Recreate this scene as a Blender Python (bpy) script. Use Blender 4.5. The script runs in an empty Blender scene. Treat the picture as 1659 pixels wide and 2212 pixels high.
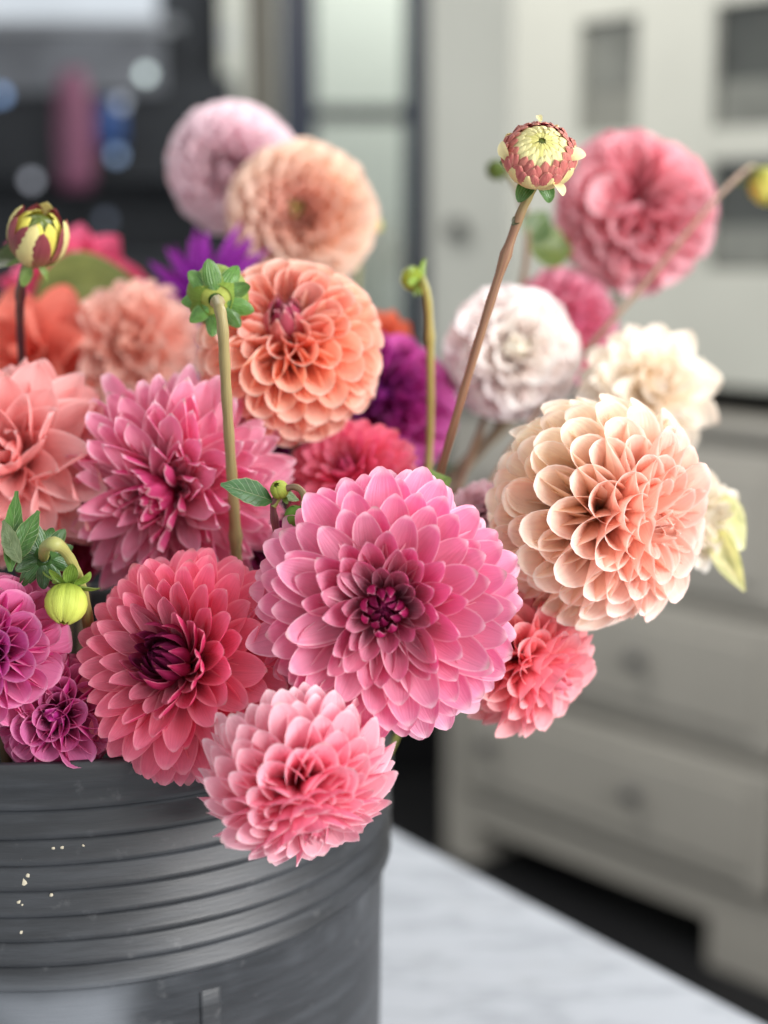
import bpy, math, random
import numpy as np
from mathutils import Matrix, Vector

random.seed(7); np.random.seed(7)
scene = bpy.context.scene
col = scene.collection
R2D = math.radians

# ------------------------------------------------------------------ camera
F, CX, CY = 3325.0, 829.5, 1106.0           # photograph measured on a 1659 x 2212 grid
PITCH = R2D(10.3)
CAM = np.array([0.0, 0.0, 1.42])
FWD = np.array([0, math.cos(PITCH), -math.sin(PITCH)])
UPV = np.array([0, math.sin(PITCH), math.cos(PITCH)])
RGT = np.array([1.0, 0, 0])
cam_d = bpy.data.cameras.new('camera'); cam = bpy.data.objects.new('camera', cam_d); col.objects.link(cam)
cam.location = CAM; cam.rotation_euler = (math.pi/2 - PITCH, 0, 0)
cam_d.sensor_fit = 'VERTICAL'; cam_d.sensor_height = 24; cam_d.lens = 24*F/2212
cam_d.clip_start = 0.02; cam_d.clip_end = 100
cam_d.dof.use_dof = True; cam_d.dof.focus_distance = 0.648
cam_d.dof.aperture_fstop = cam_d.lens/1000/0.0155
scene.camera = cam

# ------------------------------------------------------------------ light and exposure
scene.render.engine = 'CYCLES'
scene.cycles.use_denoising = True
scene.cycles.max_bounces = 10; scene.cycles.diffuse_bounces = 6; scene.cycles.glossy_bounces = 4
scene.cycles.transmission_bounces = 8; scene.cycles.transparent_max_bounces = 8
scene.cycles.sample_clamp_indirect = 6.0
scene.cycles.caustics_reflective = False; scene.cycles.caustics_refractive = False
scene.view_settings.view_transform = 'Standard'; scene.view_settings.look = 'None'
scene.view_settings.exposure = 0.12; scene.view_settings.gamma = 1.0
w = bpy.data.worlds.new('World'); scene.world = w; w.use_nodes = True
w.node_tree.nodes['Background'].inputs['Color'].default_value = (0.93, 0.97, 1.0, 1)
w.node_tree.nodes['Background'].inputs['Strength'].default_value = 0.80

def area(name, loc, target, sx, sy, power, color):
    l = bpy.data.lights.new(name, 'AREA'); l.shape = 'RECTANGLE'; l.size = sx; l.size_y = sy
    l.energy = power; l.color = color
    o = bpy.data.objects.new(name, l); col.objects.link(o); o.location = loc
    d = Vector(target) - Vector(loc)
    o.rotation_euler = d.to_track_quat('-Z', 'Y').to_euler()
    return o
area('window_light_side', (1.55, -.45, 1.75), (-.05, .68, 1.22), 1.3, 1.5, 64, (1.0, .99, .985))
area('window_light_back', (1.0, 1.5, 2.3), (0.05, .72, 1.25), .9, .9, 20, (1.0, .99, .98))
area('cabinet_fill', (-.5, 2.5, 2.75), (.3, 3.2, 1.2), 1.2, 1.0, 34, (1, .98, .95))  # unseen lamp, added to brighten the cabinet

# ------------------------------------------------------------------ helpers
def lin(h):
    h = h.lstrip('#'); c = [int(h[i:i+2], 16)/255 for i in (0, 2, 4)]
    return np.array([x/12.92 if x <= .04045 else ((x+.055)/1.055)**2.4 for x in c])
def P(x, y, d):
    return CAM + d*(FWD + RGT*(x-CX)/F + UPV*(CY-y)/F)
def V(a):                                     # right, up, towards the camera -> world
    v = RGT*a[0] + UPV*a[1] - FWD*a[2]
    return v/np.linalg.norm(v)
def ss(a, b, x):
    t = np.clip((np.asarray(x, float)-a)/(b-a), 0, 1); return t*t*(3-2*t)
def unit(v):
    v = np.asarray(v, float); return v/max(1e-9, np.linalg.norm(v))
def mesh(name, verts, faces, mat=None, uv=None, smooth=True):
    me = bpy.data.meshes.new(name)
    me.from_pydata([tuple(map(float, v)) for v in verts], [], [tuple(f) for f in faces])
    if smooth: me.polygons.foreach_set('use_smooth', [True]*len(me.polygons))
    if uv is not None:
        l = me.uv_layers.new(name='UVMap')
        idx = np.empty(len(me.loops), int); me.loops.foreach_get('vertex_index', idx)
        l.data.foreach_set('uv', np.asarray(uv, float)[idx].ravel())
    if mat is not None: me.materials.append(mat)
    me.update(); return me
def obj(name, me, parent=None, mtx=None, color=None):
    o = bpy.data.objects.new(name, me); col.objects.link(o)
    if parent is not None: o.parent = parent
    if mtx is not None: o.matrix_basis = mtx
    if color is not None: o.color = (*color, 1)
    return o
def tag(o, label=None, cat=None, group=None, kind=None):
    for k, v in (('label', label), ('category', cat), ('group', group), ('kind', kind)):
        if v: o[k] = v
    return o
def empty(name, loc, label, cat, group=None):
    o = bpy.data.objects.new(name, None); col.objects.link(o); o.location = tuple(loc); o.empty_display_size = .02
    return tag(o, label, cat, group)
def frame_mtx(loc, x, y, z, s=1.0):
    return Matrix(((x[0]*s, y[0]*s, z[0]*s, loc[0]), (x[1]*s, y[1]*s, z[1]*s, loc[1]), (x[2]*s, y[2]*s, z[2]*s, loc[2]), (0, 0, 0, 1)))
def box_mesh(name, lo, hi, mat, bev=0.0, M=None):
    import bmesh
    bm = bmesh.new(); bmesh.ops.create_cube(bm, size=1)
    lo, hi = np.array(lo, float), np.array(hi, float)
    for v in bm.verts: v.co = Vector((np.array(v.co)+.5)*(hi-lo)+lo)
    if bev > 0: bmesh.ops.bevel(bm, geom=list(bm.edges), offset=bev, segments=2, affect='EDGES', profile=.5)
    if M is not None: bm.transform(M)
    me = bpy.data.meshes.new(name); bm.to_mesh(me); bm.free(); me.materials.append(mat); return me

# ------------------------------------------------------------------ materials
class NT:
    def __init__(s, name):
        s.m = bpy.data.materials.new(name); s.m.use_nodes = True; s.t = s.m.node_tree; s.t.nodes.clear()
        s.out = s.n('ShaderNodeOutputMaterial')
    def n(s, typ, **kw):
        nd = s.t.nodes.new(typ)
        for k, v in kw.items(): setattr(nd, k, v)
        return nd
    def set(s, sock, v):
        if hasattr(v, 'is_linked'): s.t.links.new(v, sock)
        elif hasattr(v, '__len__'): sock.default_value = (*v, 1) if len(v) == 3 and len(sock.default_value) == 4 else v
        else: sock.default_value = v
    def math(s, op, a, b=0.0, c=0.0, clamp=False):
        nd = s.n('ShaderNodeMath', operation=op, use_clamp=clamp)
        for i, x in enumerate((a, b, c)): s.set(nd.inputs[i], x)
        return nd.outputs[0]
    def ss(s, a, b, x, lo=0.0, hi=1.0):
        nd = s.n('ShaderNodeMapRange', interpolation_type='SMOOTHSTEP'); s.set(nd.inputs[0], x)
        for i, v in zip((1, 2, 3, 4), (a, b, lo, hi)): nd.inputs[i].default_value = v
        return nd.outputs[0]
    def mix(s, f, a, b, mode='MIX'):
        nd = s.n('ShaderNodeMix', data_type='RGBA', blend_type=mode)
        s.set(nd.inputs[0], f); s.set(nd.inputs[6], a); s.set(nd.inputs[7], b); return nd.outputs[2]
    def noise(s, vec, scale, detail=2.0, rough=.5):
        nd = s.n('ShaderNodeTexNoise'); nd.inputs['Scale'].default_value = scale
        nd.inputs['Detail'].default_value = detail; nd.inputs['Roughness'].default_value = rough
        if vec is not None: s.t.links.new(vec, nd.inputs['Vector'])
        return nd.outputs[0]
    def bump(s, h, dist, strength=1.0):
        nd = s.n('ShaderNodeBump'); nd.inputs['Distance'].default_value = dist; nd.inputs['Strength'].default_value = strength
        s.t.links.new(h, nd.inputs['Height']); return nd.outputs[0]
    def principled(s, color, rough, spec=.5, metal=0, normal=None, ior=1.5):
        b = s.n('ShaderNodeBsdfPrincipled'); s.set(b.inputs['Base Color'], color); s.set(b.inputs['Roughness'], rough)
        s.set(b.inputs['Specular IOR Level'], spec); b.inputs['Metallic'].default_value = metal; b.inputs['IOR'].default_value = ior
        if normal is not None: s.t.links.new(normal, b.inputs['Normal'])
        return b.outputs[0]
    def done(s, sh): s.t.links.new(sh, s.out.inputs[0]); return s.m

_pm = {}
def petal_material(base, rim, base_amt=.6, rim_amt=.5, trans=.3, back=.35, rough=.52, spec=.2):
    key = (base, rim, base_amt, rim_amt, trans, back, rough)
    if key in _pm: return _pm[key]
    t = NT('petal_tissue')
    oi = t.n('ShaderNodeObjectInfo'); uv = t.n('ShaderNodeUVMap', uv_map='UVMap')
    sp = t.n('ShaderNodeSeparateXYZ'); t.t.links.new(uv.outputs[0], sp.inputs[0])
    x, y = sp.outputs[0], sp.outputs[1]
    ax = t.math('ABSOLUTE', t.math('MULTIPLY_ADD', x, 2, -1))
    edge = t.math('MAXIMUM', t.ss(.80, 1.0, ax), t.ss(.93, 1.0, y))
    edge = t.math('MULTIPLY', edge, t.ss(.2, .6, y))
    cb = t.n('ShaderNodeCombineXYZ')
    t.set(cb.inputs[0], t.math('MULTIPLY', x, 11)); t.set(cb.inputs[1], t.math('MULTIPLY', y, .9))
    t.set(cb.inputs[2], t.math('MULTIPLY', oi.outputs['Random'], 60))
    streak = t.noise(cb.outputs[0], 1.6, 3, .6)
    cb2 = t.n('ShaderNodeCombineXYZ'); t.set(cb2.inputs[0], x); t.set(cb2.inputs[1], y); t.set(cb2.inputs[2], t.math('MULTIPLY', oi.outputs['Random'], 37))
    blot = t.noise(cb2.outputs[0], 2.6, 2)
    c = t.mix(t.math('MULTIPLY', t.ss(.75, .1, y), base_amt), oi.outputs['Color'], lin(base))
    light = t.mix(.10, t.mix(1.0, c, (1.28, 1.34, 1.3), 'MULTIPLY'), lin(rim)); dark = t.mix(1.0, c, (.82, .68, .72), 'MULTIPLY')
    c = t.mix(t.math('MULTIPLY', t.ss(.52, .78, streak), .45), c, light)
    c = t.mix(t.math('MULTIPLY', t.ss(.5, .25, streak), .45), c, dark)
    cb3 = t.n('ShaderNodeCombineXYZ'); t.set(cb3.inputs[0], t.math('MULTIPLY', x, 34)); t.set(cb3.inputs[1], t.math('MULTIPLY', y, 1.6)); t.set(cb3.inputs[2], t.math('MULTIPLY', oi.outputs['Random'], 23))
    vein = t.noise(cb3.outputs[0], 1.0, 3, .6)
    c = t.mix(t.math('MULTIPLY', t.ss(.5, .3, vein), .4), c, dark)
    c = t.mix(t.math('MULTIPLY', t.ss(.5, .75, blot), .35), c, light)
    sr = t.n('ShaderNodeSeparateColor'); t.t.links.new(c, sr.inputs[0])
    c = t.mix(t.math('MULTIPLY', edge, rim_amt), c, t.mix(t.math('MULTIPLY', t.ss(.12, .75, sr.outputs[0]), .68), t.mix(1.0, c, (1.5, 1.5, 1.5), 'MULTIPLY'), lin(rim)))
    old = t.math('MULTIPLY', t.math('MULTIPLY', t.ss(.95, 1.0, y), t.math('GREATER_THAN', t.math('FRACT', t.math('MULTIPLY', oi.outputs['Random'], 7.31)), .86)), .55)
    c = t.mix(old, c, lin('#9a6a48'))
    geo = t.n('ShaderNodeNewGeometry')
    cbk = t.mix(t.math('MULTIPLY', t.ss(.12, .75, sr.outputs[0]), back), c, lin(rim))
    cc = t.mix(geo.outputs['Backfacing'], c, cbk)
    nrm = t.bump(t.math('ADD', streak, t.math('MULTIPLY', vein, .5)), .0007, .65)
    b = t.principled(cc, rough, t.ss(.05, .5, sr.outputs[0], spec*.35, spec), 0, nrm)
    tr = t.n('ShaderNodeBsdfTranslucent'); t.t.links.new(c, tr.inputs[0])
    mx = t.n('ShaderNodeMixShader'); mx.inputs[0].default_value = trans
    t.t.links.new(b, mx.inputs[1]); t.t.links.new(tr.outputs[0], mx.inputs[2])
    _pm[key] = t.done(mx.outputs[0]); return _pm[key]

def green_material(name, vein, trans, rough, spec, rib=9):
    t = NT(name); oi = t.n('ShaderNodeObjectInfo'); uv = t.n('ShaderNodeUVMap', uv_map='UVMap')
    sp = t.n('ShaderNodeSeparateXYZ'); t.t.links.new(uv.outputs[0], sp.inputs[0]); x, y = sp.outputs[0], sp.outputs[1]
    ax = t.math('ABSOLUTE', t.math('MULTIPLY_ADD', x, 2, -1))
    if vein == 'leaf':
        side = t.math('FRACT', t.math('MULTIPLY', t.math('SUBTRACT', y, t.math('MULTIPLY', ax, .22)), 8.0))
        v = t.math('MAXIMUM', t.ss(.07, .0, ax), t.math('MULTIPLY', t.ss(.14, .0, side), .8))
    else:
        v = t.ss(.35, .0, t.math('FRACT', t.math('MULTIPLY', x, rib)))
    cb = t.n('ShaderNodeCombineXYZ'); t.set(cb.inputs[0], x); t.set(cb.inputs[1], y); t.set(cb.inputs[2], t.math('MULTIPLY', oi.outputs['Random'], 31))
    nz = t.noise(cb.outputs[0], 5, 3)
    c = t.mix(t.ss(.3, .7, nz), t.mix(1, oi.outputs['Color'], (.62, .66, .55), 'MULTIPLY'), oi.outputs['Color'])
    c = t.mix(t.math('MULTIPLY', v, .35), c, t.mix(.5, oi.outputs['Color'], (.62, .7, .35)))
    c = t.mix(t.math('MULTIPLY', t.ss(.9, 1, ax), .4), c, (.5, .5, .25))
    h = t.math('ADD', v, t.math('MULTIPLY', nz, .7))
    b = t.principled(c, rough, spec, 0, t.bump(h, .0012, .5))
    tr = t.n('ShaderNodeBsdfTranslucent'); t.t.links.new(t.mix(1, c, (1.3, 1.35, .8), 'MULTIPLY'), tr.inputs[0])
    mx = t.n('ShaderNodeMixShader'); mx.inputs[0].default_value = trans
    t.t.links.new(b, mx.inputs[1]); t.t.links.new(tr.outputs[0], mx.inputs[2])
    return t.done(mx.outputs[0])
LEAF = green_material('leaf_tissue', 'leaf', .25, .38, .5)
SEPAL = green_material('sepal_tissue', 'rib', .15, .3, .55, 7)

def stem_material():
    t = NT('stem_skin'); oi = t.n('ShaderNodeObjectInfo'); uv = t.n('ShaderNodeUVMap', uv_map='UVMap')
    sp = t.n('ShaderNodeSeparateXYZ'); t.t.links.new(uv.outputs[0], sp.inputs[0])
    cb = t.n('ShaderNodeCombineXYZ'); t.set(cb.inputs[0], t.math('MULTIPLY', sp.outputs[0], 9)); t.set(cb.inputs[1], t.math('MULTIPLY', sp.outputs[1], 5)); t.set(cb.inputs[2], t.math('MULTIPLY', oi.outputs['Random'], 20))
    nz = t.noise(cb.outputs[0], 1.5, 4, .6)
    green = t.mix(.5, oi.outputs['Color'], lin('#8f9a4c'))
    c = t.mix(t.ss(.0, .07, sp.outputs[1]), green, oi.outputs['Color'])
    c = t.mix(t.ss(.45, .75, nz), c, t.mix(.22, c, lin('#c9b77c')))
    c = t.mix(t.math('MULTIPLY', t.ss(.5, .2, nz), .5), c, t.mix(1, c, (.5, .42, .42), 'MULTIPLY'))
    return t.done(t.principled(c, .45, .4, 0, t.bump(nz, .0006, .5)))
STEM = stem_material()

def paint(name, color, rough=.5, spec=.4, var=.08, scale=6, bump=.0):
    t = NT(name); tc = t.n('ShaderNodeTexCoord'); nz = t.noise(tc.outputs['Object'], scale, 4, .6)
    c = t.mix(t.ss(.3, .7, nz), tuple(np.array(color)*(1-var)), tuple(np.minimum(1, np.array(color)*(1+var))))
    n = t.bump(t.noise(tc.outputs['Object'], scale*14, 3), .001, bump) if bump else None
    return t.done(t.principled(c, rough, spec, 0, n))

# ------------------------------------------------------------------ the room behind (set once, far out of focus)
M_floor = paint('dark_floor', (.012, .012, .013), .55, .25)
def plane(name, pts, mat, kind='structure'):
    return tag(obj(name, mesh(name, pts, [tuple(range(len(pts)))], mat, smooth=False)), kind=kind)
plane('floor', [(-6, -2, 0), (6, -2, 0), (6, 8, 0), (-6, 8, 0)], M_floor)

# marble counter -------------------------------------------------------
E1 = np.array([.0084, 1.292, 0]); E2 = np.array([.2522, .9572, 0]); ed = unit(E2-E1); en = np.array([ed[1], -ed[0], 0])
def marble():
    t = NT('marble'); tc = t.n('ShaderNodeTexCoord')
    mp = t.n('ShaderNodeMapping'); t.t.links.new(tc.outputs['Object'], mp.inputs[0]); mp.inputs['Rotation'].default_value = (0, 0, .7); mp.inputs['Scale'].default_value = (1, 3.2, 1)
    a = t.noise(mp.outputs[0], 5.5, 6, .62); b = t.noise(tc.outputs['Object'], 17, 5, .6)
    v = t.math('ABSOLUTE', t.math('SUBTRACT', a, .5))
    c = t.mix(t.ss(.05, .0, v), lin('#a6aab0'), lin('#979ba1'))
    c = t.mix(t.math('MULTIPLY', t.ss(.5, .72, b), .35), c, lin('#9b9da0'))
    return t.done(t.principled(c, .6, .2))
if en[0] > 0: en = -en                       # en points away from the aisle (to camera left)
pts = [E1 - ed*1.6, E2 + ed*1.3, E2 + ed*1.3 + en*1.5, E1 - ed*1.6 + en*1.5]
def prism(name, pts, z0, z1, mat, bev=0.0):
    import bmesh
    bm = bmesh.new(); vs = [bm.verts.new((p[0], p[1], z1)) for p in pts]; f = bm.faces.new(vs)
    r = bmesh.ops.extrude_face_region(bm, geom=[f])
    for v in [g for g in r['geom'] if isinstance(g, bmesh.types.BMVert)]: v.co.z = z0
    bmesh.ops.recalc_face_normals(bm, faces=list(bm.faces))
    if bev: bmesh.ops.bevel(bm, geom=list(bm.edges), offset=bev, segments=3, affect='EDGES')
    me = bpy.data.meshes.new(name); bm.to_mesh(me); bm.free(); me.materials.append(mat); return me
ctr = empty('kitchen_island', (*(sum(pts)/4)[:2], 0), 'kitchen island with a white grey-veined marble top under the bucket', 'kitchen island')
off = Matrix.Translation(-Vector((*(sum(pts)/4)[:2], 0)))
obj('marble_top', prism('marble_top', pts, .868, .9, marble(), .004), ctr, off)
ins = [pts[0]+ed*.05+en*.09, pts[1]-ed*.05+en*.09, pts[2]-ed*.05-en*.05, pts[3]+ed*.05-en*.05]
obj('base_cabinet', prism('base_cabinet', ins, 0.0, .868, paint('island_paint', (.02, .022, .025))), ctr, off)

# dresser with glazed top (right, behind) --------------------------------
P1 = np.array([.43393, 3.04819, 0]); dR = unit([3029, -3380, 0]); nF = np.array([-dR[1], dR[0], 0])   # nF points into the cabinet
MC = Matrix(((dR[0], nF[0], 0, P1[0]), (dR[1], nF[1], 0, P1[1]), (0, 0, 1, 0), (0, 0, 0, 1)))
def hit_panel(x, y, back=0.0):
    d = FWD + RGT*(x-CX)/F + UPV*(CY-y)/F
    k = ((P1+nF*back-CAM)[:2] @ nF[:2])/(d[:2] @ nF[:2]); q = CAM+d*k; return float((q-P1)@dR), float(q[2])
M_cab_lo = paint('taupe_paint', lin('#a39f96'), .45, .35, .05, 3)
M_cab_hi = paint('pale_paint', lin('#b4b4aa'), .45, .35, .04, 3)
M_dark = paint('black_and_painted_shadow', (.01, .01, .011), .7, .1)
M_knob = paint('dark_metal_knob', (.06, .06, .06), .3, .5)
dresser = empty('dresser', P1, 'tall grey painted dresser with drawers below and glazed cupboards above', 'dresser')
dresser.matrix_basis = MC
def dbox(name, lo, hi, mat, bev=.004, parent=None):
    return obj(name, box_mesh(name, lo, hi, mat, bev), parent or dresser)
SL, SR = -.44, 1.0
dbox('carcass', (SL, .022, .10), (SR, .50, 1.06), M_cab_lo)
for sx in (SL, .30):
    dbox('foot', (sx, .0, 0), (sx+.09 if sx < 0 else SR, .50, .10), M_cab_lo)
dbox('stile', (SL, 0, .10), (SL+.06, .022, 1.06), M_cab_lo, .002)
dbox('bottom_rail', (SL+.06, 0, .10), (SR, .022, .17), M_cab_lo, .002)
def lathe_mesh(name, prof, mat, n=16, axis='Z'):
    v, f, uv = [], [], []
    for j, (r, z) in enumerate(prof):
        for i in range(n):
            a = 2*math.pi*i/n
            v.append((r*math.cos(a), r*math.sin(a), z) if axis == 'Z' else (r*math.cos(a), -z, r*math.sin(a)))
            uv.append((i/n, j/(len(prof)-1)))
    for j in range(len(prof)-1):
        for i in range(n):
            a, b = j*n+i, j*n+(i+1) % n
            f.append((a, b, b+n, a+n) if axis == 'Z' else (a, a+n, b+n, b))
    return mesh(name, v, f, mat, uv)
knob_me = lathe_mesh('knob', [(.006, 0), (.007, .014), (.016, .02), (.019, .028), (.015, .036), (.0005, .038)], M_knob, 16, 'Y')
for z0, z1 in ((.185, .43), (.46, .71), (.74, 1.03)):
    dr = dbox('drawer', (SL+.075, -.016, z0), (.44, .02, z1), M_cab_lo, .006)
    dbox('drawer_panel', (SL+.12, -.024, z0+.04), (.395, -.0165, z1-.04), M_cab_lo, .003, dr)
    for s in (-.26, .14):
        o = obj('knob', knob_me, dr); o.location = (s, -.024, (z0+z1)/2 + .01)
    dr2 = dbox('drawer', (.47, -.016, z0), (SR-.02, .02, z1), M_cab_lo, .006)
dbox('worktop', (SL-.02, -.03, 1.06), (SR, .52, 1.085), M_cab_lo, .004)
dbox('recess_back', (-.26, .16, 1.085), (SR, .50, 1.14), M_dark, 0)  # recess shadow put into a near-black colour
HL = -.262
dbox('upper_case', (HL, .03, 1.14), (SR, .45, 2.4), M_cab_hi, .004)
# face frame of the glazed upper part: rails and stiles leave the panes recessed
dbox('upper_rail', (HL, 0, 1.14), (SR, .029, 1.352), M_cab_hi, .003)
M_pane = paint('cupboard_glass_dark', lin('#6a6b64'), .12, .6, .25, 9)
M_pane2 = paint('cupboard_glass_black', lin('#3a3c38'), .10, .6, .3, 9)
s1a, s1b, s2a, s2b = -.084, .062, .236, .42
z_lo = (1.358, 1.548); z_hi = (1.605, 1.82)
dbox('upper_stile', (HL, 0, 1.352), (s1a, .029, 2.4), M_cab_hi, .003)
dbox('upper_stile', (s1b, 0, 1.352), (s2a, .029, 2.4), M_cab_hi, .003)
dbox('upper_stile', (s2b, 0, 1.352), (SR, .029, 2.4), M_cab_hi, .003)
for a, b in ((s1a, s1b), (s2a, s2b)):
    dbox('upper_rail', (a, 0.001, z_lo[1]), (b, .028, z_hi[0]), M_cab_hi, .002)
    dbox('upper_rail', (a, 0.001, z_hi[1]), (b, .028, 2.4), M_cab_hi, .002)
    for z0, z1 in (z_lo, z_hi):
        pn = dbox('pane', (a, .020, z0), (b, .026, z1), M_pane if b < .2 else M_pane2, 0)
        dbox('shelf_contents', (a+.01, .017, z0), (b-.01, .0195, z0+(z1-z0)*.38), M_pane if b > .2 else paint('cupboard_item', lin('#77776f'), .4), 0, pn)

# wall with black steel glazed door, dark room to the left ---------------------
YW = 4.6
M_wall = paint('pale_wall', lin('#c6c8c0'), .7, .2, .03, 2)
M_slate = paint('slate_wall', (.028, .031, .037), .6, .3, .3, 1.5)
M_steel = paint('black_steel', (.010, .017, .04), .4, .4)
M_trim = paint('taupe_trim', lin('#6b685f'), .6, .3)
M_doorw = paint('white_door', lin('#dcddd4'), .5, .3, .03, 2)
def sbox(name, lo, hi, mat, bev=0.0): return tag(obj(name, box_mesh(name, lo, hi, mat, bev)), kind='structure')
sbox('wall', (.62, YW, 0), (5, YW+.15, 3.2), M_wall)
sbox('back_wall', (-.6, 5.9, 0), (.9, 6.0, 3.2), M_wall)                      # the bright room seen through the glazed door
sbox('dark_wall', (-4.5, 6.0, 0), (-.61, 6.1, 3.2), M_slate)
sbox('ceiling', (-6, 1.2, 3.2), (6, 8, 3.3), M_wall)
sbox('door_post', (-.40, YW, 0), (-.315, YW+.15, 3.2), M_trim)
gd = empty('glazed_door', (-.1, YW, 0), 'black steel framed glazed door with a pale room behind', 'door')
def gbox(name, lo, hi, mat, parent=gd):
    return obj(name, box_mesh(name, np.array(lo)-[-.1, YW, 0], np.array(hi)-[-.1, YW, 0], mat, .003), parent)
gbox('frame', (-.30, YW+.01, 0), (-.20, YW+.07, 3.0), M_steel)
gbox('frame', (.06, YW+.01, 0), (.128, YW+.07, 3.0), M_steel)
for z in (1.76, .9, 2.45):
    gbox('glazing_bar', (-.215, YW+.02, z-.022), (.077, YW+.06, z+.022), paint('grey_bar', (.06, .065, .065), .5) if z == 1.76 else M_steel)
area('back_room_fill', (.1, 5.2, 3.0), (.1, 5.6, 1.2), .8, .5, 26, (1, 1, .97))  # unseen lamp, added to brighten the room behind the glass
t = NT('clear_glass'); tr = t.n('ShaderNodeBsdfTransparent'); tr.inputs[0].default_value = (.93, .96, .95, 1)
gl = t.n('ShaderNodeBsdfGlossy'); gl.inputs['Roughness'].default_value = .05
mx = t.n('ShaderNodeMixShader'); mx.inputs[0].default_value = .06
t.t.links.new(tr.outputs[0], mx.inputs[1]); t.t.links.new(gl.outputs[0], mx.inputs[2]); M_glass = t.done(mx.outputs[0])
for z0, z1 in ((.922, 1.738), (1.782, 2.428)):
    gbox('pane', (-.213, YW+.037, z0), (.075, YW+.043, z1), M_glass)
wd = empty('white_door', (.35, YW, 0), 'pale painted door with a dark handle right of the glazed door', 'door')
obj('door_leaf', box_mesh('door_leaf', (-.215, .03, .01), (.26, .075, 2.9), M_doorw, .004), wd)
hm = lathe_mesh('handle', [(.024, 0), (.024, .008), (.012, .012), (.012, .035), (.026, .04), (.03, .055), (.02, .07), (.0005, .073)], M_knob, 16, 'Y')
h = obj('handle', hm, wd); h.location = (-.138, .03, 1.43)
sbox('black_base_wall', (-.5, 3.9, 0), (.30, 4.0, .98), M_dark)

def emit(name, c, s):
    t = NT(name); e = t.n('ShaderNodeEmission'); e.inputs[0].default_value = (*c, 1); e.inputs[1].default_value = s
    tc = t.n('ShaderNodeTexCoord'); nz = t.noise(tc.outputs['Object'], 2.2, 2)
    t.set(e.inputs[0], t.mix(nz, tuple(np.array(c)*.55), c)); return t.done(e.outputs[0])
far_window = empty('far_window', (-1.0, 5.95, 2.1), 'bright daylit window in the dark room at top left', 'window')
obj('daylight_pane', box_mesh('daylight_pane', (-.9, .0, .09), (.16, .02, .9), emit('daylight', (.86, .93, 1.0), 1.0), 0), far_window)
obj('sill', box_mesh('sill', (-.95, -.06, .05), (.24, .04, .09), paint('sill_paint', lin('#8d9096')), .004), far_window)

# things on the dark sideboard, far out of focus: balls glowing in place of glints, a pink vase, a dark plant
side = empty('sideboard', (-1.1, 5.5, 0), 'dark sideboard standing in the unlit room on the left', 'sideboard')
obj('body', box_mesh('body', (-1.2, -.2, 0), (.55, .3, 1.34), M_slate, .01), side)
obj('shelf', box_mesh('shelf', (-1.2, .05, 1.60), (.55, .3, 1.62), M_slate, .003), side)
obj('back_panel', box_mesh('back_panel', (-1.2, .3, 1.34), (.55, .34, 1.98), M_slate, .003), side)
obj('upper_panel', box_mesh('upper_panel', (-1.2, .27, 1.92), (.30, .299, 2.13), paint('grey_panel', lin('#74777e'), .6, .3, .3, 3), .003), side)
def at_y(x, y, Y):
    d = FWD + RGT*(x-CX)/F + UPV*(CY-y)/F; return CAM + d*(Y-CAM[1])/d[1]
def glint_ball(x, y, c, st, label, Y=5.3, r=.018):  # glowing ball in place of a reflection on something shiny
    q = at_y(x, y, Y); t = NT('glint_glow'); e = t.n('ShaderNodeEmission'); e.inputs[0].default_value = (*lin(c), 1); e.inputs[1].default_value = st
    pr = [(max(.0005, r*math.sin(a)), r-r*math.cos(a)) for a in np.linspace(0.02, math.pi, 10)]
    o = obj('small_glint', lathe_mesh('small_glint', pr, t.done(e.outputs[0]), 16)); o.location = (q[0], q[1], q[2]-r)
    tag(o, label, 'glint', 'glowing stand-ins for glints in the dark room')
glint_ball(315, 160, '#d4e4e2', 2.8, 'palest round blurred glint, highest of those in the dark room')
glint_ball(262, 222, '#c4ccd8', 1.4, 'grey round blurred glint right of the dusky pink vase top')
glint_ball(252, 335, '#a4c0e8', 1.4, 'blue round blurred glint low beside the dusky pink vase')
glint_ball(68, 390, '#c4c8d4', 1.5, 'dim grey round blurred glint left of the dusky pink vase')
glint_ball(2, 205, '#9cc0f4', 1.7, 'light blue round blurred glint at the left picture edge')
glint_ball(490, 80, '#c4c8d0', .8, 'faint grey round blurred glint beside the taupe door post')
glint_ball(228, 475, '#a8b4cc', .5, 'faint slate round blurred glint below the blue one')
q = at_y(165, 410, 5.5)
vase = obj('pink_vase', lathe_mesh('pink_vase', [(.0005, 0), (.055, .0), (.062, .05), (.066, .2), (.06, .33), (.04, .38), (.045, .40), (.04, .40), (.03, .3)], paint('pink_glaze', lin('#85506a'), .5, .4, .2, 5), 24))
vase.location = (q[0], q[1], q[2]); tag(vase, 'tall blurred dusky pink vase in the dark room', 'vase')
q = at_y(235, 320, 5.62)
vase = obj('blue_jar', lathe_mesh('blue_jar', [(.0005, 0), (.05, .0), (.055, .04), (.055, .12), (.035, .15), (.038, .165), (.03, .165), (.025, .1)], paint('blue_glaze', lin('#2c4d86'), .35, .4, .2, 5), 24))
vase.location = (q[0], q[1], q[2]); tag(vase, 'small blurred deep blue jar right of the pink vase', 'jar')

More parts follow.
